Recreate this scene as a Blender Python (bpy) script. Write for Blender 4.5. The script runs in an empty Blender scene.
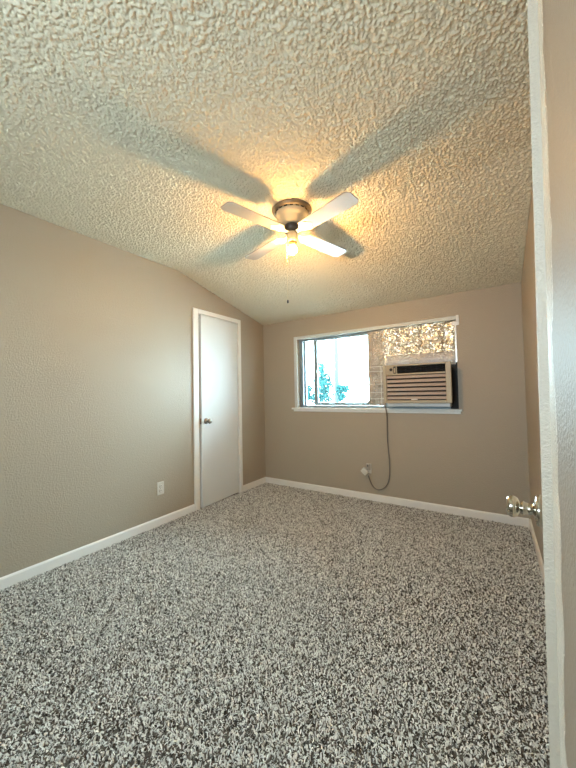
import bpy, bmesh, math, random
import numpy as np
from mathutils import Vector, Matrix

S = bpy.context.scene
COL = S.collection
random.seed(4)
RNG = np.random.default_rng(7)

# ------------------------------------------------------------------ camera
YAW, PITCH, ROLL, FPX, CAMH = 0.5766, 0.0308, -0.0192, 317.14, 1.1762
cam_d = bpy.data.cameras.new('camera')
cam = bpy.data.objects.new('camera', cam_d)
COL.objects.link(cam)
cam_d.sensor_fit = 'VERTICAL'
cam_d.sensor_height = 36.0
cam_d.lens = FPX * 36.0 / 768.0
cam_d.clip_start = 0.01
r = Vector((math.cos(YAW), math.sin(YAW), 0))
fw = Vector((-math.sin(YAW), math.cos(YAW), 0))
u = Vector((0, 0, 1))
fw, u = fw * math.cos(PITCH) + u * math.sin(PITCH), u * math.cos(PITCH) - fw * math.sin(PITCH)
r, u = r * math.cos(ROLL) + u * math.sin(ROLL), u * math.cos(ROLL) - r * math.sin(ROLL)
M = Matrix.Identity(4)
for i in range(3):
    M[i][0], M[i][1], M[i][2] = r[i], u[i], -fw[i]
M[0][3], M[1][3], M[2][3] = 0, 0, CAMH
cam.matrix_world = M
S.camera = cam

# ------------------------------------------------------------------ world, light, exposure
SKY = 13.0
BULB = 240.0
w = bpy.data.worlds.new('sky')
S.world = w
w.use_nodes = True
bg = w.node_tree.nodes['Background']
bg.inputs[0].default_value = (0.67, 0.86, 1.0, 1)
bg.inputs[1].default_value = SKY
S.view_settings.view_transform = 'Standard'
S.view_settings.look = 'None'
S.view_settings.gamma = 1.0
S.view_settings.use_curve_mapping = False
S.view_settings.exposure = 2.38

def sky_portal(name, loc, rot, sx_, sy_):
    ld = bpy.data.lights.new(name, 'AREA')
    ld.shape = 'RECTANGLE'; ld.size = sx_; ld.size_y = sy_
    ld.cycles.is_portal = True               # guides sampling of the sky through the opening; gives no light itself
    lo = bpy.data.objects.new(name, ld)
    lo.location = loc; lo.rotation_euler = rot
    COL.objects.link(lo)
sky_portal('window_daylight', (-1.56, 3.53, 1.44), (-math.pi / 2, 0, 0), 1.0, .88)
sky_portal('added_rear_fill_portal', (-.70, -1.11, 1.55), (math.pi / 2, 0, 0), .62, .42)  # portal for the added rear opening that brightens the foreground

# room numbers (metres)
L, D, RX = -2.596, 3.402, 0.223          # left wall x, back wall y, right wall x
HB, YC, HF = 2.1106, 2.0276, 2.4232      # ceiling height at back wall, crease, flat height
Y0 = -1.0                                # near wall
BB = 0.075

# ------------------------------------------------------------------ materials
def mat(name, color, rough=0.6, metal=0.0, spec=0.5):
    m = bpy.data.materials.new(name)
    m.use_nodes = True
    b = m.node_tree.nodes['Principled BSDF']
    b.inputs['Base Color'].default_value = (*color, 1)
    b.inputs['Roughness'].default_value = rough
    b.inputs['Metallic'].default_value = metal
    b.inputs['Specular IOR Level'].default_value = spec
    return m

def bump(m, scale, strength, dist=0.002, detail=3.0, coord='Object', kind='noise', rough=0.5):
    nt = m.node_tree
    b = nt.nodes['Principled BSDF']
    tc = nt.nodes.new('ShaderNodeTexCoord')
    if kind == 'noise':
        t = nt.nodes.new('ShaderNodeTexNoise')
        t.inputs['Scale'].default_value = scale
        t.inputs['Detail'].default_value = detail
        t.inputs['Roughness'].default_value = rough
        out = t.outputs[0]
    else:
        t = nt.nodes.new('ShaderNodeTexVoronoi')
        t.inputs['Scale'].default_value = scale
        out = t.outputs['Distance']
    nt.links.new(tc.outputs[coord], t.inputs['Vector'])
    bp = nt.nodes.new('ShaderNodeBump')
    bp.inputs['Strength'].default_value = strength
    bp.inputs['Distance'].default_value = dist
    nt.links.new(out, bp.inputs['Height'])
    nt.links.new(bp.outputs[0], b.inputs['Normal'])
    return m

def mottle(m, c0, c1, scale, lo=0.35, hi=0.65, detail=3.0):
    nt = m.node_tree
    b = nt.nodes['Principled BSDF']
    tc = nt.nodes.new('ShaderNodeTexCoord')
    t = nt.nodes.new('ShaderNodeTexNoise')
    t.inputs['Scale'].default_value = scale
    t.inputs['Detail'].default_value = detail
    nt.links.new(tc.outputs['Object'], t.inputs['Vector'])
    cr = nt.nodes.new('ShaderNodeValToRGB')
    cr.color_ramp.elements[0].position = lo
    cr.color_ramp.elements[1].position = hi
    cr.color_ramp.elements[0].color = (*c0, 1)
    cr.color_ramp.elements[1].color = (*c1, 1)
    nt.links.new(t.outputs[0], cr.inputs[0])
    nt.links.new(cr.outputs[0], b.inputs['Base Color'])
    return m

GREIGE = (0.395, 0.342, 0.262)
m_wall = bump(mat('greige_paint', GREIGE, 0.45, spec=0.45), 120, 0.6, 0.0042, 2)
m_ceil = bump(mat('popcorn', (0.74, 0.665, 0.50), 0.9, spec=0.1), 200, 0.35, 0.003, 1)
m_trim = bump(mat('trim_white', (0.80, 0.79, 0.75), 0.35), 60, 0.15, 0.001)
m_door = bump(mat('door_white', (0.70, 0.72, 0.71), 0.5, spec=.2), 35, 0.06, 0.001)
m_white = mat('white_plastic', (0.64, 0.61, 0.54), 0.4)
m_alu = mat('window_aluminium', (0.26, 0.33, 0.36), 0.4, 0.25)
m_case = mat('window_casing', (0.58, 0.62, 0.60), 0.4)
m_dark = mat('dark_void', (0.012, 0.011, 0.010), 0.7)
m_black = mat('black_plastic', (0.02, 0.02, 0.02), 0.4)
m_chrome = mat('satin_nickel', (0.55, 0.51, 0.43), 0.16, 1.0)
m_steel = mat('dull_steel', (0.35, 0.33, 0.30), 0.35, 1.0)
m_ac = bump(mat('ac_beige', (0.42, 0.365, 0.26), 0.45), 80, 0.1, 0.001)
m_acgrille = mat('ac_grille', (0.40, 0.335, 0.30), 0.5)
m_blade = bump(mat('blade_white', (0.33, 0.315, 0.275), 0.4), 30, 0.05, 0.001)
m_fanbody = mat('fan_cream', (0.50, 0.43, 0.29), 0.35)
m_fanrim = mat('fan_rim', (0.20, 0.15, 0.09), 0.4, 0.3)
m_amber = mat('amber_plastic', (0.40, 0.25, 0.06), 0.3)
m_brass = mat('chain_brass', (0.75, 0.62, 0.36), 0.3, 0.9)
m_cord = mat('cord_grey', (0.17, 0.15, 0.125), 0.5)
m_foil = mat('foil', (0.86, 0.80, 0.68), 0.34, 1.0)
m_foil2 = bump(mat('foil_back', (0.46, 0.46, 0.46), 0.45, 0.35), 18, 0.5, 0.02, 3)
m_foil3 = mat('foil_dull', (0.42, 0.38, 0.32), 0.42, 1.0)
m_tape = mat('tape', (0.75, 0.73, 0.68), 0.3, 0.3)
m_leaf = mottle(mat('leaf', (0.01, 0.03, 0.03), 0.8, spec=0.02), (0.006, 0.024, 0.024), (0.014, 0.055, 0.054), 3)
m_bark = mat('bark', (0.06, 0.12, 0.12), 0.8)
m_ground = mottle(mat('concrete_yard', (0.7, 0.7, 0.7), 0.9), (0.6, 0.62, 0.62), (0.75, 0.76, 0.76), 1.5)
m_fence = mat('white_fence', (0.75, 0.78, 0.78), 0.7)

m_bulb = bpy.data.materials.new('bulb_glow')
m_bulb.use_nodes = True
nt = m_bulb.node_tree
nt.nodes.remove(nt.nodes['Principled BSDF'])
em = nt.nodes.new('ShaderNodeEmission')
em.inputs[0].default_value = (1.0, 0.55, 0.19, 1)
em.inputs[1].default_value = BULB
nt.links.new(em.outputs[0], nt.nodes['Material Output'].inputs[0])

m_glass = bpy.data.materials.new('window_glass')
m_glass.use_nodes = True
nt = m_glass.node_tree
nt.nodes.remove(nt.nodes['Principled BSDF'])
tr = nt.nodes.new('ShaderNodeBsdfTransparent')
tr.inputs[0].default_value = (0.93, 0.98, 0.98, 1)
gl = nt.nodes.new('ShaderNodeBsdfGlossy')
gl.inputs['Roughness'].default_value = 0.02
mx = nt.nodes.new('ShaderNodeMixShader')
fr = nt.nodes.new('ShaderNodeFresnel')
fr.inputs[0].default_value = 1.45
nt.links.new(fr.outputs[0], mx.inputs[0])
nt.links.new(tr.outputs[0], mx.inputs[1])
nt.links.new(gl.outputs[0], mx.inputs[2])
nt.links.new(mx.outputs[0], nt.nodes['Material Output'].inputs[0])

# white paint lapping unevenly over greige at the wall's end
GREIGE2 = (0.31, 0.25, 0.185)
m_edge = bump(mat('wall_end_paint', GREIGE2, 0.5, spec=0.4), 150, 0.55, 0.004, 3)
nt = m_edge.node_tree
b = nt.nodes['Principled BSDF']
tc = nt.nodes.new('ShaderNodeTexCoord')
sx = nt.nodes.new('ShaderNodeSeparateXYZ')
nt.links.new(tc.outputs['Object'], sx.inputs[0])
nz = nt.nodes.new('ShaderNodeTexNoise')
nz.inputs['Scale'].default_value = 11
nz.inputs['Detail'].default_value = 4
nt.links.new(tc.outputs['Object'], nz.inputs['Vector'])
ma = nt.nodes.new('ShaderNodeMath'); ma.operation = 'MULTIPLY_ADD'
ma.inputs[1].default_value = 0.11
nt.links.new(nz.outputs[0], ma.inputs[0])
nt.links.new(sx.outputs[1], ma.inputs[2])
mr = nt.nodes.new('ShaderNodeMapRange')
mr.inputs[1].default_value = 0.721
mr.inputs[2].default_value = 0.726
nt.links.new(ma.outputs[0], mr.inputs[0])
mc = nt.nodes.new('ShaderNodeMixRGB')
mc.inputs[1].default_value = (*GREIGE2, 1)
mc.inputs[2].default_value = (0.74, 0.68, 0.57, 1)
nt.links.new(mr.outputs[0], mc.inputs[0])
nt.links.new(mc.outputs[0], b.inputs['Base Color'])
mrr = nt.nodes.new('ShaderNodeMapRange')
mrr.inputs[3].default_value = 0.5
mrr.inputs[4].default_value = 0.25
nt.links.new(mr.outputs[0], mrr.inputs[0])
nt.links.new(mrr.outputs[0], b.inputs['Roughness'])

# carpet yarn: each strand carries its own dyed colour
m_carpet = mat('carpet_yarn', (0.4, 0.38, 0.35), 0.9, spec=0.1)
nt = m_carpet.node_tree
at = nt.nodes.new('ShaderNodeAttribute')
at.attribute_name = 'yarn'
nt.links.new(at.outputs['Color'], nt.nodes['Principled BSDF'].inputs['Base Color'])

# ------------------------------------------------------------------ helpers
def link(o, parent=None):
    COL.objects.link(o)
    if parent is not None:
        o.parent = parent
        o.matrix_parent_inverse = Matrix.Translation(-parent.location) if parent.type == 'EMPTY' and parent.parent is None else Matrix.Identity(4)
    return o

class MB:
    """collects shapes and links them as ONE mesh object"""
    def __init__(self):
        self.v, self.f, self.s = [], [], []
    def add(self, vs, fs, smooth=False):
        n = len(self.v)
        self.v += [tuple(v) for v in vs]
        self.f += [tuple(i + n for i in f) for f in fs]
        self.s += [smooth] * len(fs)
    def box(self, a, b, mtx=None):
        x0, y0, z0 = a; x1, y1, z1 = b
        vs = [Vector(p) for p in ((x0,y0,z0),(x1,y0,z0),(x1,y1,z0),(x0,y1,z0),(x0,y0,z1),(x1,y0,z1),(x1,y1,z1),(x0,y1,z1))]
        if mtx is not None: vs = [mtx @ v for v in vs]
        self.add(vs, [(0,3,2,1),(4,5,6,7),(0,1,5,4),(1,2,6,5),(2,3,7,6),(3,0,4,7)])
        return self
    def prism(self, pts, axis_vec):
        """closed polygon (list of 3D points) extruded along axis_vec"""
        n = len(pts); a = Vector(axis_vec)
        vs = [Vector(p) for p in pts] + [Vector(p) + a for p in pts]
        fs = [tuple(range(n - 1, -1, -1)), tuple(range(n, 2 * n))]
        fs += [(i, (i + 1) % n, n + (i + 1) % n, n + i) for i in range(n)]
        self.add(vs, fs)
        return self
    def lathe(self, prof, mtx=None, seg=40, smooth=True):
        vs, fs = [], []
        for (rr, z) in prof:
            for k in range(seg):
                a = 2 * math.pi * k / seg
                v = Vector((rr * math.cos(a), rr * math.sin(a), z))
                vs.append(mtx @ v if mtx is not None else v)
        for i in range(len(prof) - 1):
            for k in range(seg):
                fs.append((i*seg+k, i*seg+(k+1) % seg, (i+1)*seg+(k+1) % seg, (i+1)*seg+k))
        self.add(vs, fs, smooth)
        fs2 = [tuple(range(seg - 1, -1, -1)), tuple(range((len(prof)-1)*seg, len(prof)*seg))]
        n0 = len(self.v) - len(vs)
        self.f += [tuple(i + n0 for i in f) for f in fs2]; self.s += [False, False]
        return self
    def tube(self, pts, rad, seg=10):
        pts = [Vector(p) for p in pts]
        vs, fs = [], []
        n = len(pts)
        prev = None
        for i, p in enumerate(pts):
            t = (pts[min(i+1, n-1)] - pts[max(i-1, 0)]).normalized()
            if prev is None:
                a = Vector((0, 0, 1)) if abs(t.z) < 0.9 else Vector((1, 0, 0))
                nx = t.cross(a).normalized()
            else:
                nx = (prev - t * prev.dot(t)).normalized()
            prev = nx
            ny = t.cross(nx)
            for k in range(seg):
                a = 2 * math.pi * k / seg
                vs.append(p + (nx * math.cos(a) + ny * math.sin(a)) * rad)
        for i in range(n - 1):
            for k in range(seg):
                fs.append((i*seg+k, i*seg+(k+1) % seg, (i+1)*seg+(k+1) % seg, (i+1)*seg+k))
        fs += [tuple(range(seg - 1, -1, -1)), tuple(range((n-1)*seg, n*seg))]
        self.add(vs, fs, True)
        return self
    def build(self, name, m, parent=None, bevel=0.0, seg=2):
        me = bpy.data.meshes.new(name)
        me.from_pydata(self.v, [], self.f)
        me.polygons.foreach_set('use_smooth', self.s)
        bm = bmesh.new(); bm.from_mesh(me)
        bmesh.ops.recalc_face_normals(bm, faces=bm.faces)
        bm.to_mesh(me); bm.free()
        me.update()
        me.materials.append(m)
        o = bpy.data.objects.new(name, me)
        if bevel > 0:
            md = o.modifiers.new('bevel', 'BEVEL')
            md.width = bevel; md.segments = seg; md.limit_method = 'ANGLE'
            md.harden_normals = False
        return link(o, parent)

def thing(name, label=None, cat=None, loc=(0, 0, 0), group=None, kind=None):
    o = bpy.data.objects.new(name, None)
    o.empty_display_size = 0.05
    COL.objects.link(o)
    o.location = loc
    return tag(o, label, cat, group, kind)

def tag(o, label=None, cat=None, group=None, kind=None):
    if label: o['label'] = label
    if cat: o['category'] = cat
    if group: o['group'] = group
    if kind: o['kind'] = kind
    return o

def frame_matrix(origin, xdir, zdir):
    z = Vector(zdir).normalized(); x = Vector(xdir).normalized()
    y = z.cross(x).normalized(); x = y.cross(z)
    m = Matrix.Identity(4)
    for i in range(3):
        m[i][0], m[i][1], m[i][2], m[i][3] = x[i], y[i], z[i], origin[i]
    return m

def np_mesh(name, verts, faces, m, smooth, colors=None):
    me = bpy.data.meshes.new(name)
    nv, nf, k = len(verts), len(faces), faces.shape[1]
    me.vertices.add(nv)
    me.vertices.foreach_set('co', verts.astype(np.float32).ravel())
    me.loops.add(nf * k)
    me.loops.foreach_set('vertex_index', faces.astype(np.int32).ravel())
    me.polygons.add(nf)
    me.polygons.foreach_set('loop_start', np.arange(0, nf * k, k, dtype=np.int32))
    me.polygons.foreach_set('use_smooth', np.full(nf, smooth, dtype=bool))
    me.update(calc_edges=True)
    me.materials.append(m)
    if colors is not None:
        at = me.color_attributes.new('yarn', 'FLOAT_COLOR', 'POINT')
        at.data.foreach_set('color', colors.astype(np.float32).ravel())
    return link(bpy.data.objects.new(name, me))

def noise2(nx, ny, cx, cy):
    """smooth value noise on an nx x ny grid with cx x cy cells"""
    g = RNG.random((cx + 2, cy + 2))
    x = np.linspace(0, cx, nx); y = np.linspace(0, cy, ny)
    xi = np.minimum(x.astype(int), cx); yi = np.minimum(y.astype(int), cy)
    fx = x - xi; fy = y - yi
    fx = fx * fx * (3 - 2 * fx); fy = fy * fy * (3 - 2 * fy)
    a = g[np.ix_(xi, yi)]; b_ = g[np.ix_(xi + 1, yi)]; c = g[np.ix_(xi, yi + 1)]; d = g[np.ix_(xi + 1, yi + 1)]
    fx = fx[:, None]; fy = fy[None, :]
    return (a * (1 - fx) + b_ * fx) * (1 - fy) + (c * (1 - fx) + d * fx) * fy

# ================================================================== SETTING
# ---- floor: backing plus every strand of the frieze pile in one mesh
def make_floor():
    base = np.array([(L - .65, Y0 - .1, 0), (RX + .9, Y0 - .1, 0), (RX + .9, D + .05, 0), (L - .65, D + .05, 0)], float)
    sp = 0.0066
    xs = np.arange(L + .004, RX - .002, sp); ys = np.arange(0.05, D - .004, sp)
    X, Y = np.meshgrid(xs, ys, indexing='ij')
    n = X.size
    px = X.ravel() + RNG.uniform(-.45, .45, n) * sp
    py = Y.ravel() + RNG.uniform(-.45, .45, n) * sp
    ang = RNG.uniform(0, 2 * np.pi, n)
    lean = RNG.uniform(0.25, 1.0, n)
    ln = RNG.uniform(0.0068, 0.011, n)
    rad = RNG.uniform(0.0021, 0.0034, n)
    bend = RNG.uniform(-1.2, 1.2, n)
    # slow drift of the lie of the pile (foot and vacuum marks)
    lie = noise2(len(xs), len(ys), 7, 9).ravel()
    ln *= 0.85 + 0.3 * lie
    dirs = np.stack([np.cos(ang), np.sin(ang)], 1)
    side = np.stack([-np.sin(ang), np.cos(ang)], 1)
    levels = [(0.0, 0.0, 1.0), (0.5, 0.35, 1.15), (0.85, 0.8, 1.0), (0.8, 1.15, 0.45)]
    rings = []
    for (h, l, rr) in levels:
        cx = px + dirs[:, 0] * lean * l * ln + side[:, 0] * bend * l * l * ln * .5
        cy = py + dirs[:, 1] * lean * l * ln + side[:, 1] * bend * l * l * ln * .5
        cz = h * ln * (1.15 - 0.5 * lean)
        for k in range(3):
            a = 2 * np.pi * k / 3
            ox = side * np.cos(a) * (rad * rr)[:, None] + dirs * (np.sin(a) * 0.6 * rad * rr)[:, None]
            rings.append(np.stack([cx + ox[:, 0], cy + ox[:, 1], cz + np.sin(a) * rad * rr * 0.8], 1))
    V = np.stack(rings, 1)                      # n x 12 x 3
    V[:, :, 0] = np.clip(V[:, :, 0], L + .001, RX - .001)
    V[:, :, 1] = np.clip(V[:, :, 1], 0.04, D - .001)
    V[:, :, 2] = np.maximum(V[:, :, 2], 0.0005)
    loc = []
    for i in range(3):
        for k in range(3):
            loc.append((i*3+k, i*3+(k+1) % 3, (i+1)*3+(k+1) % 3, (i+1)*3+k))
    loc = np.array(loc)
    loc = np.vstack([loc, [[9, 10, 11, 11]]])
    loc = loc[:9]
    F = (loc[None] + (np.arange(n) * 12)[:, None, None]).reshape(-1, 4)
    pal = np.array([(0.88, 0.87, 0.81), (0.74, 0.73, 0.67), (0.50, 0.485, 0.44), (0.17, 0.155, 0.13), (0.05, 0.044, 0.038)])
    pick = RNG.choice(5, n, p=[0.36, 0.26, 0.12, 0.14, 0.12])
    c = pal[pick] * RNG.uniform(0.85, 1.12, (n, 1))
    C = np.concatenate([np.repeat(c, 12, 0), np.ones((n * 12, 1))], 1)
    verts = np.vstack([base, V.reshape(-1, 3)])
    faces = np.vstack([[[0, 1, 2, 3]], F + 4])
    cols = np.vstack([np.tile([0.14, 0.12, 0.10, 1], (4, 1)), C])
    o = np_mesh('floor', verts, faces, m_carpet, False, cols)
    tag(o, 'flecked grey and brown frieze carpet covering the whole floor', 'carpet', kind='structure')
make_floor()

# ---- ceiling: flat, then sloping down to the back wall, sprayed with popcorn granules
def zc(y):
    return np.where(y <= YC, HF, HF + (HB - HF) * (y - YC) / (D - YC))

def make_ceiling():
    st = 0.0030
    x0, x1, y0, y1 = L, RX + .0, 0.1, D
    nx = int((x1 - x0) / st); ny = int((y1 - y0) / st)
    xs = np.linspace(x0, x1, nx); ys = np.linspace(y0, y1, ny)
    H = np.zeros((nx, ny))
    for (cnt, r0, r1, hf) in ((95000, .0026, .0048, 1.7), (30000, .0048, .0074, 1.7)):
        cnt = int(cnt * 1.0)
        gx = RNG.uniform(0, nx - 1, cnt); gy = RNG.uniform(0, ny - 1, cnt)
        R_ = RNG.uniform(r0, r1, cnt)
        k = int(math.ceil(r1 / st))
        ix = np.round(gx).astype(int); iy = np.round(gy).astype(int)
        for dx in range(-k, k + 1):
            for dy in range(-k, k + 1):
                jx = ix + dx; jy = iy + dy
                ok = (jx >= 0) & (jx < nx) & (jy >= 0) & (jy < ny)
                d2 = ((jx - gx) ** 2 + (jy - gy) ** 2) * st * st
                hh = np.sqrt(np.maximum(R_ ** 2 - d2, 0)) * hf
                hh = .0082 * np.tanh(hh / .0080)
                np.maximum.at(H, (jx[ok], jy[ok]), hh[ok])
    H += RNG.uniform(-.0008, .0008, H.shape)
    # softened crease
    Z = zc(ys)
    kern = np.ones(25) / 25
    Zs = np.convolve(np.pad(Z, 12, mode='edge'), kern, 'valid')
    Zs[-13:] = Z[-13:]
    V = np.empty((nx, ny, 3))
    V[..., 0] = xs[:, None]; V[..., 1] = ys[None, :]; V[..., 2] = Zs[None, :] - H
    idx = np.arange(nx * ny).reshape(nx, ny)
    F = np.stack([idx[:-1, :-1], idx[:-1, 1:], idx[1:, 1:], idx[1:, :-1]], -1).reshape(-1, 4)
    n = nx * ny
    extra = np.array([(L - .2, Y0 - .1, HF), (RX + .9, Y0 - .1, HF), (RX + .9, .1, HF), (L - .2, .1, HF),
                      (RX, .1, HF), (RX + .9, YC, HF), (RX, YC, HF), (RX + .9, D, HB), (RX, D, HB)], float)
    FE = np.array([[0, 1, 2, 3], [4, 2, 5, 6], [6, 5, 7, 8]]) + n
    o = np_mesh('ceiling', np.vstack([V.reshape(-1, 3), extra]), np.vstack([F, FE]), m_ceil, True)
    tag(o, 'off white popcorn ceiling that slopes down to the window wall', 'ceiling', kind='structure')
make_ceiling()

T = 0.12
DY0, DY1, DZ = 2.268, 2.892, 2.045        # closet door opening
# ---- left wall (follows the ceiling's slope) with the closet opening and the closet's back
mb = MB()
top = 0.02
mb.prism([(L, Y0, 0), (L, DY0, 0), (L, DY0, HF + top + (HB - HF) * (DY0 - YC) / (D - YC)), (L, YC, HF + top), (L, Y0, HF + top)], (-T, 0, 0))
zz = lambda y: HF + (HB - HF) * (y - YC) / (D - YC) + top
mb.prism([(L, DY1, 0), (L, D + T, 0), (L, D + T, zz(D + T)), (L, DY1, zz(DY1))], (-T, 0, 0))
mb.prism([(L, DY0, DZ), (L, DY1, DZ), (L, DY1, zz(DY1)), (L, DY0, zz(DY0))], (-T, 0, 0))
mb.box((L - .6, DY0 - .3, 0), (L - .58, DY1 + .3, 2.4)).box((L - .6, DY0 - .32, 0), (L - T, DY0 - .3, 2.4)).box((L - .6, DY1 + .3, 0), (L - T, DY1 + .32, 2.4)).box((L - .6, DY0 - .3, 2.38), (L - T, DY1 + .3, 2.4))
tag(mb.build('wall_left', m_wall), 'long greige wall holding the closet door', 'wall', kind='structure')

# ---- back wall with window opening
WX0, WX1, WZ0, WZ1 = -2.062, -0.288, 1.0, 1.852
mb = MB()
ht = HB + .02
mb.box((L - T, D, 0), (WX0, D + T, ht)).box((WX1, D, 0), (RX + .3, D + T, ht))
mb.box((WX0, D, 0), (WX1, D + T, WZ0 - .03)).box((WX0, D, WZ1), (WX1, D + T, ht))
tag(mb.build('wall_back', m_wall), 'greige wall holding the window and air conditioner', 'wall', kind='structure')

# ---- right wall, near wall
mb = MB()
mb.prism([(RX, .70, 0), (RX, D, 0), (RX, D, HB + .02), (RX, YC, HF + .02), (RX, .70, HF + .02)], (.1, 0, 0))
tag(mb.build('wall_right', m_wall), 'greige wall running from the window wall to behind the open door', 'wall', kind='structure')
mb = MB()
OX0, OX1, OZ0, OZ1 = -1.0, -.40, 1.35, 1.75       # unseen opening added behind the viewer to let in fill daylight
mb = MB()
mb.box((L - .2, Y0 - .1, 0), (OX0, Y0, HF + .02)).box((OX1, Y0 - .1, 0), (RX + .9, Y0, HF + .02))
mb.box((OX0, Y0 - .1, OZ1), (OX1, Y0, HF + .02)).box((OX0, Y0 - .1, 0), (OX1, Y0, OZ0))
tag(mb.build('wall_near', m_wall), kind='structure')

# wall end right beside the viewer, its corner painted white
EX, EY = 0.0815, 0.7355
mb = MB()
mb.box((EX, Y0, 0), (EX + .75, EY, HF + .06))
we = tag(mb.build('wall_entry', m_edge, bevel=.004, seg=3), 'close greige wall end with a ragged white painted corner at the frame edge', 'wall', kind='structure')

we.rotation_euler = (0, 0.011, 0); we.location.x = -0.011 * 1.1
# ---- baseboards
def base_profile(mb, a, b, n):
    """baseboard from a to b (xy), n points into the room"""
    a = Vector((*a, 0)); b_ = Vector((*b, 0)); n = Vector((*n, 0))
    pr = [(0, 0), (.013, 0), (.013, BB - .012), (.009, BB - .003), (.004, BB), (0, BB)]
    pts = [a + n * x + Vector((0, 0, z)) for x, z in pr]
    mb.prism(pts, b_ - a)
    return mb
CY0, CY1 = 2.198, 2.931
mb = base_profile(MB(), (L, Y0), (L, CY0), (1, 0))
base_profile(mb, (L, CY1), (L, D), (1, 0))
tag(mb.build('baseboard_left', m_trim), 'white baseboard along the closet wall', 'baseboard', kind='structure')
mb = base_profile(MB(), (L + .013, D), (RX - .013, D), (0, -1))
tag(mb.build('baseboard_back', m_trim), 'white baseboard under the window', 'baseboard', kind='structure')
mb = base_profile(MB(), (RX, 1.75), (RX, D), (-1, 0))
tag(mb.build('baseboard_right', m_trim), 'short white baseboard receding behind the open door', 'baseboard', kind='structure')

# ---- closet door
d1 = thing('door_1', 'narrow flat white closet door slightly ajar in the left wall', 'door', (L, DY1, 0), kind='structure')
mb = MB()
cw = .068
pr = lambda y0, y1, z0, z1, d=.016: mb.box((L, y0, z0), (L + d, y1, z1))
pr(CY0, CY0 + cw, 0, 2.088); pr(CY1 - .05, CY1, 0, 2.088); pr(CY0 + cw, CY1 - .05, 2.04, 2.088)
mb.build('casing', m_trim, d1, bevel=.004)
mb = MB()
mb.box((L - T, DY0, 0), (L, DY0 + .012, DZ)).box((L - T, DY1 - .012, 0), (L, DY1, DZ)).box((L - T, DY0 + .012, DZ - .008), (L, DY1 - .012, DZ))
mb.box((L - .075, DY0 + .012, 0), (L - .06, DY0 + .024, DZ - .01)).box((L - .075, DY0 + .024, DZ - .02), (L - .06, DY1 - .012, DZ - .008))
mb.build('jamb', m_trim, d1)
hy = DY1 - .016
DA = math.radians(3.2)
Mdoor = Matrix.Translation((L - .001, hy, 0)) @ Matrix.Rotation(DA, 4, 'Z')   # slab local: -y is toward the latch
sl = MB().box((-.034, -.592, .014), (0, 0, 2.032), Mdoor).build('slab', m_door, d1, bevel=.002)
kb = MB()
mk = Mdoor @ frame_matrix((0, -.592 + .062, .905), (0, 1, 0), (1, 0, 0))
kb.lathe([(.0325, .0), (.0325, .004), (.027, .009), (.012, .012), (.011, .030), (.016, .036), (.025, .043), (.0275, .052), (.025, .061), (.015, .066), (.002, .067)], mk, 28)
tag(kb.build('door_knob', m_steel, sl), 'dull metal knob')
MB().box((-.028, -.5935, .875), (-.006, -.592, .935), Mdoor).build('latch_plate', m_steel, sl)
for z in (.25, 1.8):
    MB().lathe([(.006, z - .045), (.006, z + .045)], Matrix.Translation((L + .008, hy + .006, 0)), 12).build('hinge', m_trim, d1)

# ---- open door beside the viewer
ea = Vector((0.0743, 0.8166, 0)); th = math.radians(5.5)
dv = Vector((math.sin(th), math.cos(th), 0)); dn = Vector((math.cos(th), -math.sin(th), 0))
d2 = thing('door_2', 'open white door seen edge-on at the right with a shiny knob', 'door', ea, kind='structure')
def dpt(a, n, z): return ea + dv * a + dn * n + Vector((0, 0, z))
mb = MB(); mb.prism([dpt(0, 0, .014), dpt(.76, 0, .014), dpt(.76, .035, .014), dpt(0, .035, .014)], (0, 0, 2.06))
slab2 = mb.build('slab', bump(mat('door_edge_white', (0.62, 0.54, 0.43), 0.3), 220, 0.8, 0.003, 2), d2, bevel=.0015)
mk = frame_matrix(dpt(.055, 0, .914), (0, 0, 1), -dn)
kb = MB().lathe([(.033, 0), (.033, .008), (.030, .011), (.016, .014), (.0125, .016), (.0125, .030), (.015, .032), (.015, .035), (.012, .037), (.012, .040),
                 (.0195, .043), (.0232, .049), (.0236, .056), (.020, .062), (.016, .0635), (.014, .061), (.002, .060)], mk, 32)
tag(kb.build('door_knob', m_chrome, slab2), 'shiny round metal knob')
for z in (.25, 1.1, 1.8):
    mb = MB(); mb.prism([dpt(.745, .035, z - .05), dpt(.757, .035, z - .05), (RX, dpt(.757, 0, 0).y, z - .05), (RX, dpt(.745, 0, 0).y, z - .05)], (0, 0, .1))
    mb.build('hinge', m_steel, d2)

LEAN = 0.011
d2.rotation_euler = (0, LEAN, 0); d2.location.x -= LEAN * 1.1
# ---- window
w1 = thing('window_1', 'wide aluminium slider window with white sill, half covered in foil', 'window', ((WX0 + WX1) / 2, D, WZ0), kind='structure')
YF = D + .055                               # aluminium frame plane
mb = MB()
mb.box((-2.107, D - .014, 1.0), (WX0, D, 1.888)).box((WX0, D - .014, WZ1), (-.272, D, 1.888))
mb.build('casing', m_case, w1, bevel=.003)
mb = MB()
mb.box((-2.144, D - .035, .979), (-.258, D, 1.0)).box((WX0, D, .975), (WX1, D + T, 1.0)).box((-2.125, D - .016, .955), (-.272, D, .979))
mb.build('sill', m_trim, w1, bevel=.003)
mb = MB()                                   # outer aluminium frame with two tracks
mb.box((WX0, YF - .01, WZ0), (WX0 + .05, D + T, WZ1)).box((WX1 - .03, YF - .01, WZ0), (WX1, D + T, WZ1))
mb.box((WX0 + .05, YF - .01, WZ0), (WX1 - .03, D + T, WZ0 + .028)).box((WX0 + .05, YF - .01, WZ1 - .022), (WX1 - .03, D + T, WZ1))
mb.box((-.99, YF - .02, WZ0 + .028), (-.965, D + T, WZ1 - .022))
mb.build('frame', m_alu, w1, bevel=.002)
sx0, sx1 = -1.862, -1.135                   # sliding sash, pulled a little open
sz0, sz1 = WZ0 + .030, WZ1 - .024
mb = MB()
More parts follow.
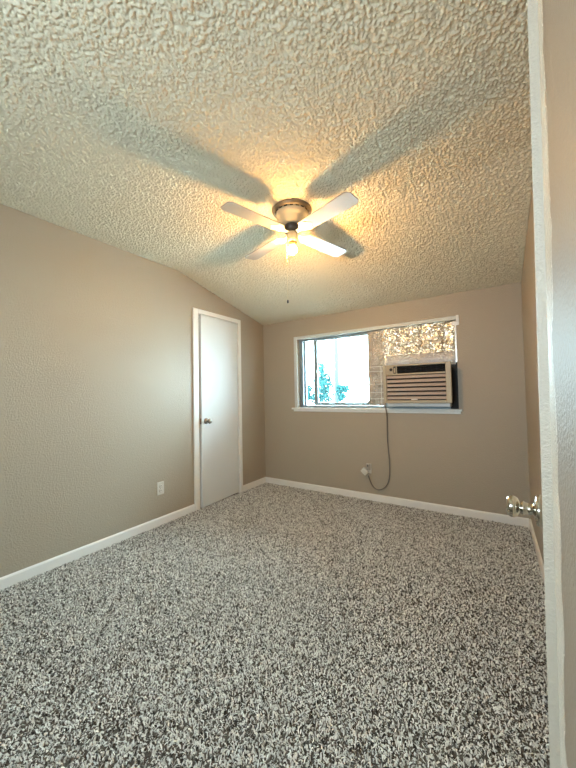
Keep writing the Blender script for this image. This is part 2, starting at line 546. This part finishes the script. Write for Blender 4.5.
mb.box((sx0, YF, sz0), (sx0 + .048, YF + .022, sz1)).box((sx1 - .03, YF, sz0), (sx1, YF + .022, sz1))
mb.box((sx0 + .048, YF, sz0), (sx1 - .03, YF + .022, sz0 + .03)).box((sx0 + .048, YF, sz1 - .012), (sx1 - .03, YF + .022, sz1))
sash = mb.build('sliding_sash', m_alu, w1, bevel=.002)
MB().box((sx0 + .046, YF + .009, sz0 + .028), (sx1 - .028, YF + .013, sz1 - .010)).build('pane', m_glass, sash)
MB().prism([(sx1 - .065, YF - .004, sz0 + .028), (sx1 - .03, YF - .004, sz0 + .028), (sx1 - .03, YF - .004, sz0 + .075)], (0, .012, 0)).build('corner_bracket', m_alu, sash)
fs = MB().box((WX0 + .05, YF + .032, WZ0 + .028), (WX0 + .068, YF + .052, WZ1 - .022)).box((-1.02, YF + .032, WZ0 + .028), (-.99, YF + .052, WZ1 - .022)).build('fixed_sash', m_alu, w1)
MB().box((WX0 + .066, YF + .040, WZ0 + .026), (-1.0, YF + .044, WZ1 - .02)).build('pane', m_glass, fs)
mb = MB().box((WX0 + .004, YF - .022, 1.02), (WX0 + .016, YF - .012, 1.17))
mb.build('sash_lock_bar', m_steel, w1)

# ================================================================== THINGS
# ---- foil sheets
def crumple(name, x0, x1, z0, z1, yy, m, parent, amp, nx=60, nz=44, thick=.002, wave=None, edge=None):
    seeds = [(RNG.uniform(-1, 1), RNG.uniform(-1, 1), RNG.uniform(0, 6.28), RNG.uniform(8, 60)) for _ in range(26)]
    vs = []
    jit = RNG.normal(0, 1, (nx + 1, nz + 1)); jx = RNG.uniform(-.35, .35, (nx + 1, nz + 1)); jz = RNG.uniform(-.35, .35, (nx + 1, nz + 1))
    for side in (0, 1):
        for i in range(nx + 1):
            for j in range(nz + 1):
                ii = i + (jx[i, j] if 0 < i < nx else 0); jj = j + (jz[i, j] if 0 < j < nz else 0)
                a, c = ii / nx, jj / nz
                x = x0 + (x1 - x0) * a
                zb = z0 + (edge(a) if edge else 0)
                z = zb + (z1 - zb) * c
                d = 0
                for (sx_, sz_, ph, fq) in seeds[:8]:
                    d += abs(math.sin(fq * (sx_ * x + sz_ * z) + ph)) / (fq ** .5)
                d = d * amp / 3 + amp * .16 * jit[i, j]
                if wave: d += wave(a, c)
                vs.append((x, yy - d + side * thick, z))
    n1 = (nx + 1) * (nz + 1)
    fs_ = []
    q = lambda i, j: i * (nz + 1) + j
    for i in range(nx):
        for j in range(nz):
            A_, B_, C_, D_ = q(i, j), q(i + 1, j), q(i + 1, j + 1), q(i, j + 1)
            for f in (((A_, B_, C_), (A_, C_, D_)) if (i * 7 + j * 3) % 2 else ((A_, B_, D_), (B_, C_, D_))):
                fs_.append(f); fs_.append(tuple(n1 + k for k in reversed(f)))
    bd = [q(i, 0) for i in range(nx + 1)] + [q(nx, j) for j in range(1, nz + 1)] + [q(i, nz) for i in range(nx - 1, -1, -1)] + [q(0, j) for j in range(nz - 1, 0, -1)]
    for k in range(len(bd)):
        a, b_ = bd[k], bd[(k + 1) % len(bd)]
        fs_.append((a, n1 + a, n1 + b_, b_))
    mb = MB(); mb.add(vs, fs_, False)
    return mb.build(name, m, parent)

fw_ = thing('foil_sheet', 'wide crinkled silver foil sheet filling the window above the air conditioner', 'foil', (-.63, D + .02, 1.45))
crumple('sheet', -.985, -.2885, 1.45, 1.851, D + .032, m_foil, fw_, .014, wave=lambda a, c: .006 * math.sin(a * 19) * c + .004 * math.sin(a * 41 + 1))
crumple('bottom_fold', -.955, -.30, 1.428, 1.555, D + .004, m_foil2, fw_, .005, 50, 14, edge=lambda a: 0.0, wave=lambda a, c: .012 * math.sin(c * 3.1) + .004 * math.sin(a * 14))
MB().box((-.325, D - .004, 1.80), (-.262, D - .001, 1.835)).box((-.30, D - .004, 1.45), (-.287, D - .001, 1.80)).box((-.285, D - .0165, 1.835), (-.262, D - .0145, 1.892)).build('tape_strip', m_tape, fw_)

fn = thing('foil_sheet', 'narrow crinkled silver foil strip taped over glass between open pane and air conditioner', 'foil', (-1.06, D + .03, 1.03))
crumple('sheet', -1.168, -.988, 1.03, 1.851, D + .040, m_foil3, fn, .009, 26, 90)
mb = MB()
for z in (1.10, 1.17, 1.26, 1.40, 1.45):
    mb.box((-1.165, D + .0345, z), (-.99, D + .036, z + .006))
mb.box((-1.03, D + .0345, 1.04), (-1.024, D + .036, 1.45))
mb.build('tape_strip', m_tape, fn)

# ---- air conditioner
AX0, AX1, AZ0, AZ1, AYF = -.952, -.329, 1.062, 1.445, 3.25
ac = thing('air_conditioner', 'beige window air conditioner with horizontal grille above the white sill', 'air conditioner', ((AX0 + AX1) / 2, D, AZ0))
MB().box((AX0 + .015, AYF + .045, AZ0 + .008), (AX1 - .015, D + .42, AZ1 - .026)).build('cabinet', mat('ac_case', (0.22, 0.19, 0.15), 0.5), ac, bevel=.004)
vz = AZ1 - .092           # bottom of the outlet band
gx0, gx1 = AX0 + .032, AX1 - .046
mb = MB()
Y1 = AYF + .045
def fb(x0, z0, x1, z1, y0=AYF): mb.box((x0, y0, z0), (x1, Y1, z1))
fb(AX0, AZ0, gx0, AZ1); fb(gx1, AZ0, AX1, AZ1)
fb(gx0, AZ0, gx1, AZ0 + .028); fb(gx0, AZ1 - .016, gx1, AZ1)
fb(gx0, vz - .012, gx1, vz + .004)
fb(gx0, vz + .004, AX0 + .105, AZ1 - .016)
fb(AX0 + .128, vz + .004, AX0 + .140, AZ1 - .016)
mb.build('front_frame', m_ac, ac, bevel=.004)
MB().box((gx0, AYF + .036, AZ0 + .028), (gx1, AYF + .044, AZ1 - .016)).build('grille_backing', m_dark, ac)
nl = 6
g0, g1 = AZ0 + .028, vz - .012
mb = MB()
for k in range(nl):
    z0 = g0 + (g1 - g0) * (k + .22) / nl
    z1 = g0 + (g1 - g0) * (k + .84) / nl
    mb.prism([(gx0, AYF + .006, z0), (gx0, AYF + .012, z1), (gx0, AYF + .030, z1 + .004), (gx0, AYF + .020, z0)], (gx1 - gx0, 0, 0))
mb.build('intake_grille', m_acgrille, ac, bevel=.002)
mb = MB()
for k in range(4):
    z0 = vz + .008 + k * .018
    mb.prism([(AX0 + .140, AYF + .008, z0), (AX0 + .140, AYF + .010, z0 + .003), (AX0 + .140, AYF + .034, z0 + .012), (AX0 + .140, AYF + .034, z0 + .009)], (gx1 - AX0 - .140, 0, 0))
for k in range(9):
    x = AX0 + .17 + k * .047
    mb.box((x, AYF + .026, vz + .004), (x + .002, AYF + .034, AZ1 - .016))
mb.build('outlet_louver', m_black, ac)
MB().box((AX0 + .105, AYF + .012, vz + .004), (AX0 + .128, AYF + .036, AZ1 - .016)).build('control_recess', m_black, ac)
MB().box((AX0 + .110, AYF + .004, vz + .014), (AX0 + .122, AYF + .014, AZ1 - .030)).build('slide_switch', m_ac, ac, bevel=.001)
MB().lathe([(.014, 0), (.013, .010), (.004, .012)], frame_matrix((AX0 + .082, AYF, vz + .046), (1, 0, 0), (0, -1, 0)), 20).build('control_knob', m_black, ac)
MB().box((AX0 + .27, AYF - .002, AZ0 + .032), (AX0 + .325, AYF + .010, AZ0 + .040)).build('badge', m_tape, ac, bevel=.001)
MB().box((AX0 + .02, AYF + .06, AZ0 - .036), (AX1 - .02, D + .10, AZ0 + .010)).build('base_tray', m_trim, ac, bevel=.003)
# side gap closer, near-black to stand in for the gap's darkness
MB().box((-.36, D + .036, WZ0), (WX1, D + .0448, 1.447)).build('dark_gap_panel', m_dark, ac)
# cord and plug
pts = [(-.962, AYF + .10, AZ0 + .02), (-.964, 3.34, 1.03), (-.962, 3.352, 1.012), (-.960, 3.352, .985), (-.960, 3.366, .95), (-.962, 3.386, .90), (-.966, 3.392, .78), (-.965, 3.392, .66), (-.957, 3.392, .54),
       (-.952, 3.392, .46), (-.950, 3.391, .38), (-.953, 3.39, .30), (-.965, 3.388, .235), (-.99, 3.385, .185), (-1.03, 3.382, .148), (-1.075, 3.38, .133), (-1.115, 3.378, .148), (-1.145, 3.376, .185), (-1.165, 3.374, .235), (-1.178, 3.372, .275)]
def smooth(pts, n=6):
    P = [Vector(p) for p in pts]; out = []
    for i in range(len(P) - 1):
        a, b_, c, d = P[max(i-1, 0)], P[i], P[i+1], P[min(i+2, len(P)-1)]
        for k in range(n):
            t = k / n
            out.append(.5 * (2*b_ + (c - a)*t + (2*a - 5*b_ + 4*c - d)*t*t + (3*b_ - a - 3*c + d)*t**3))
    out.append(P[-1]); return out
cord = MB().tube(smooth(pts), .0055, 8).build('power_cord', m_cord, ac)
tag(cord, 'thin grey cord looping down to the outlet')
mp = Matrix.Translation((-1.215, 3.372, .315)) @ Matrix.Rotation(math.radians(42), 4, 'Y')
MB().box((-.036, -.018, -.030), (.036, .016, .030), mp).build('plug', m_white, cord, bevel=.006)

# ---- outlets
def outlet(label, M0, group=None):
    t = thing('wall_outlet', label, 'outlet', M0.translation)
    MB().box((-.036, -.058, 0), (.036, .058, .006), M0).build('cover_plate', m_white, t, bevel=.003)
    for s in (-1, 1):
        MB().lathe([(.017, .006), (.0165, .0085), (.014, .0095)], M0 @ Matrix.Translation((0, s * .0205, 0)), 20).build('receptacle', m_white, t)
        mb = MB()
        for q in (-1, 1):
            mb.box((q * .0065 - .0012, s * .0205 - .002, .0093), (q * .0065 + .0012, s * .0205 + .006, .0099), M0)
        mb.build('slot', m_black, t)
    MB().lathe([(.0035, .006), (.003, .0078)], M0, 10).build('screw', m_steel, t)
    return t
outlet('cream wall outlet with nothing plugged in, low on the closet wall', frame_matrix((L, 1.812, .334), (0, 1, 0), (1, 0, 0)))
t = thing('wall_outlet', 'white outlet box under the window with the air conditioner plug in it', 'outlet', (-1.175, D, .338))
MB().box((-1.203, D - .012, .295), (-1.150, D, .398)).build('cover_plate', m_white, t, bevel=.003)
MB().box((-1.196, D - .034, .33), (-1.156, D - .0121, .392)).build('receptacle_box', mat('grey_box', (0.35, 0.32, 0.28), 0.5), t, bevel=.004)
MB().box((-1.188, D - .0355, .372), (-1.172, D - .0341, .384)).build('slot', m_black, t)

# ---- ceiling fan with a bare bulb
FX, FY = -1.112, 1.80
fan = thing('ceiling_fan', 'white four blade hugger ceiling fan with lit bare bulb', 'ceiling fan', (FX, FY, HF))
MF = Matrix.Translation((FX, FY, 0))
MB().lathe([(.128, HF), (.134, HF - .006), (.134, HF - .016), (.126, HF - .026), (.118, HF - .030), (.112, HF - .026)], MF, 56).build('ceiling_ring', m_fanrim, fan)
MB().lathe([(.108, HF - .020), (.110, HF - .034), (.112, HF - .042), (.110, HF - .052), (.102, HF - .060), (.093, HF - .066), (.088, HF - .076), (.080, HF - .092), (.070, HF - .104), (.062, HF - .110), (.05, HF - .114)], MF, 56).build('motor_housing', m_fanbody, fan)
mb = MB()
for k in range(18):
    a = 2 * math.pi * k / 18
    m_ = MF @ Matrix.Rotation(a, 4, 'Z')
    mb.box((.106, -.011, HF - .033), (.1115, .011, HF - .026), m_)
mb.build('vent_slot', m_dark, fan)
MB().lathe([(.050, HF - .112), (.058, HF - .118), (.060, HF - .128), (.056, HF - .150), (.044, HF - .158), (.03, HF - .160)], MF, 36).build('flywheel', m_black, fan)
BZ = 2.262
MB().lathe([(.030, HF - .155), (.036, HF - .162), (.038, HF - .20), (.036, HF - .222), (.026, HF - .226)], MF, 32).build('switch_housing', m_fanbody, fan)
MB().lathe([(.026, HF - .220), (.030, HF - .226), (.029, HF - .242), (.020, HF - .254), (.014, HF - .255)], MF, 28).build('lamp_holder', m_amber, fan)
zb = 2.146
MB().lathe([(.012, zb + .036), (.0135, zb + .028), (.020, zb + .020), (.026, zb + .011), (.029, zb), (.0275, zb - .011), (.022, zb - .021), (.012, zb - .028), (.002, zb - .030)], MF, 28).build('bulb', m_bulb, fan)

PIT = math.radians(-6.5)
def make_blade(ang):
    # local x along the blade
    m_ = MF @ Matrix.Rotation(ang, 4, 'Z') @ Matrix.Translation((0, 0, BZ)) @ Matrix.Rotation(PIT, 4, 'X')
    o = []
    def arc(cx, cy, rr, a0, a1, n=6):
        for k in range(n + 1):
            a = math.radians(a0 + (a1 - a0) * k / n)
            o.append((cx + rr * math.cos(a), cy + rr * math.sin(a)))
    arc(.520 - .040, .0625 - .040, .040, 90, 0) if False else None
    arc(.482, -.0225, .040, -90, -20); arc(.482, .0225, .040, 20, 90)
    arc(.128, .020, .032, 90, 180); arc(.128, -.020, .032, 180, 270)
    mb = MB(); mb.prism([m_ @ Vector((x, y, -.003)) for x, y in o], (m_.to_3x3() @ Vector((0, 0, .006))))
    bl = mb.build('blade', m_blade, fan, bevel=.001)
    # scalloped blade iron under the root
    P = []
    for k in range(40):
        a = 2 * math.pi * k / 40
        rr = .040 + .006 * math.cos(5 * a)
        P.append((.132 + rr * 1.15 * math.cos(a), rr * math.sin(a)))
    mb = MB()
    mb.prism([m_ @ Vector((x, y, -.0075)) for x, y in P], m_.to_3x3() @ Vector((0, 0, .0044)))
    mb.box((.045, -.014, -.0075), (.105, .014, -.0031), m_)
    for (x, y) in ((.155, 0), (.127, .020), (.127, -.020)):
        mb.lathe([(.005, -.0105), (.005, -.0074)], m_ @ Matrix.Translation((x, y, 0)), 10)
    ir = mb.build('blade_iron', m_white, bl)
for k in range(4):
    make_blade(math.radians(-106.4 + 90 * k))

def chain(x, y, z0, z1, fobm, fr_, fl):
    mb = MB()
    n = int((z0 - z1) / .0045)
    for k in range(n):
        z = z0 - k * .0045
        mb.lathe([(.0004, z + .002), (.0017, z), (.0004, z - .002)], Matrix.Translation((x, y, 0)), 6)
    mb.tube([(x, y, z0), (x, y, z1)], .0006, 5)
    c = mb.build('pull_chain', m_brass, fan)
    MB().lathe([(.002, z1 + .002), (fr_, z1 - .004), (fr_, z1 - fl + .004), (.002, z1 - fl)], Matrix.Translation((x, y, 0)), 12).build('fob', fobm, c)
chain(FX - .030, FY - .026, HF - .205, 1.805, m_black, .006, .022)
chain(FX + .032, FY - .022, HF - .205, 2.115, m_white, .006, .018)

# ================================================================== OUTSIDE
GZ = -.25
mb = MB().box((-14, D + .5, GZ - .1), (6, 26, GZ))
tag(mb.build('ground_outside', m_ground), kind='structure')

def leaf_cloud(mb, centers, n, size):
    for (c, rad) in centers:
        for _ in range(n):
            d = Vector((random.gauss(0, 1), random.gauss(0, 1), random.gauss(0, 1))).normalized() * (random.random() ** .45) * rad
            p = Vector(c) + d
            a = Vector((random.gauss(0, 1), random.gauss(0, 1), random.gauss(0, 1))).normalized()
            b_ = a.orthogonal().normalized()
            s = size * random.uniform(.6, 1.3)
            nn = a.cross(b_) * s * .15
            mb.add([p - a * s, p + b_ * s * .45 + nn, p + a * s, p - b_ * s * .45 + nn], [(0, 1, 2, 3)])
def at_px(x, y, Y):
    """point on the plane at depth Y seen along a picture direction (used once to site the far garden)"""
    d = r * ((x - 288) / FPX) - u * ((y - 384) / FPX) + fw
    k = Y / d.y
    return Vector((d.x * k, Y, CAMH + d.z * k))
def tree(label, trunk, blobs, n, size, rad, cat='tree', name='tree'):
    base = Vector((trunk[0], trunk[1], GZ))
    t = thing(name, label, cat, base)
    mb = MB().tube([base, base + Vector((.03, .02, (trunk[2] - GZ) * .5)), Vector(trunk)], rad, 8)
    for (c, rr) in blobs[1:]:
        mb.tube([Vector(trunk) * .6 + base * .4, Vector(c)], rad * .35, 6)
    mb.build('trunk', m_bark, t)
    mb = MB(); leaf_cloud(mb, blobs, n, size)
    mb.build('foliage', m_leaf, t)
    return t
tree('leafy tree outside behind the left part of the open window', (-4.6, 9.0, 1.1),
     [((-4.62, 9.0, 1.95), .20), ((-4.70, 9.05, 1.62), .22), ((-4.42, 9.0, 1.62), .24), ((-4.35, 8.95, 1.38), .22), ((-4.62, 9.0, 1.25), .26), ((-4.40, 9.0, 1.08), .22), ((-4.75, 9.0, 1.0), .22), ((-5.08, 9.0, 1.32), .13), ((-5.08, 9.0, 1.05), .16)], 210, .055, .03)
tree('low round bush beside the pale pole outside', (-3.95, 9.2, .95),
     [((-3.98, 9.2, 1.22), .17), ((-3.84, 9.2, 1.30), .12), ((-4.08, 9.25, 1.32), .12), ((-3.98, 9.2, 1.05), .14)], 150, .05, .03, 'bush', 'garden_bush')
tag(MB().lathe([(.10, GZ), (.085, 2.2), (.07, 4.4)], Matrix.Translation((-4.60, 10.2, 0)), 14).build('utility_pole', mat('pole', (0.006, 0.014, 0.014), 0.8)), 'slim pale pole standing outside beyond the open window', 'pole')
mb = MB()
for k in range(40):
    mb.box((-10 + k * .3, 11.0, GZ), (-9.74 + k * .3, 11.03, .86))
mb.box((-10, 11.03, .7), (2, 11.07, .78)).box((-10, 11.03, .1), (2, 11.07, .18))
tag(mb.build('garden_fence', m_fence), 'bleached white board fence far beyond the open window', 'fence')
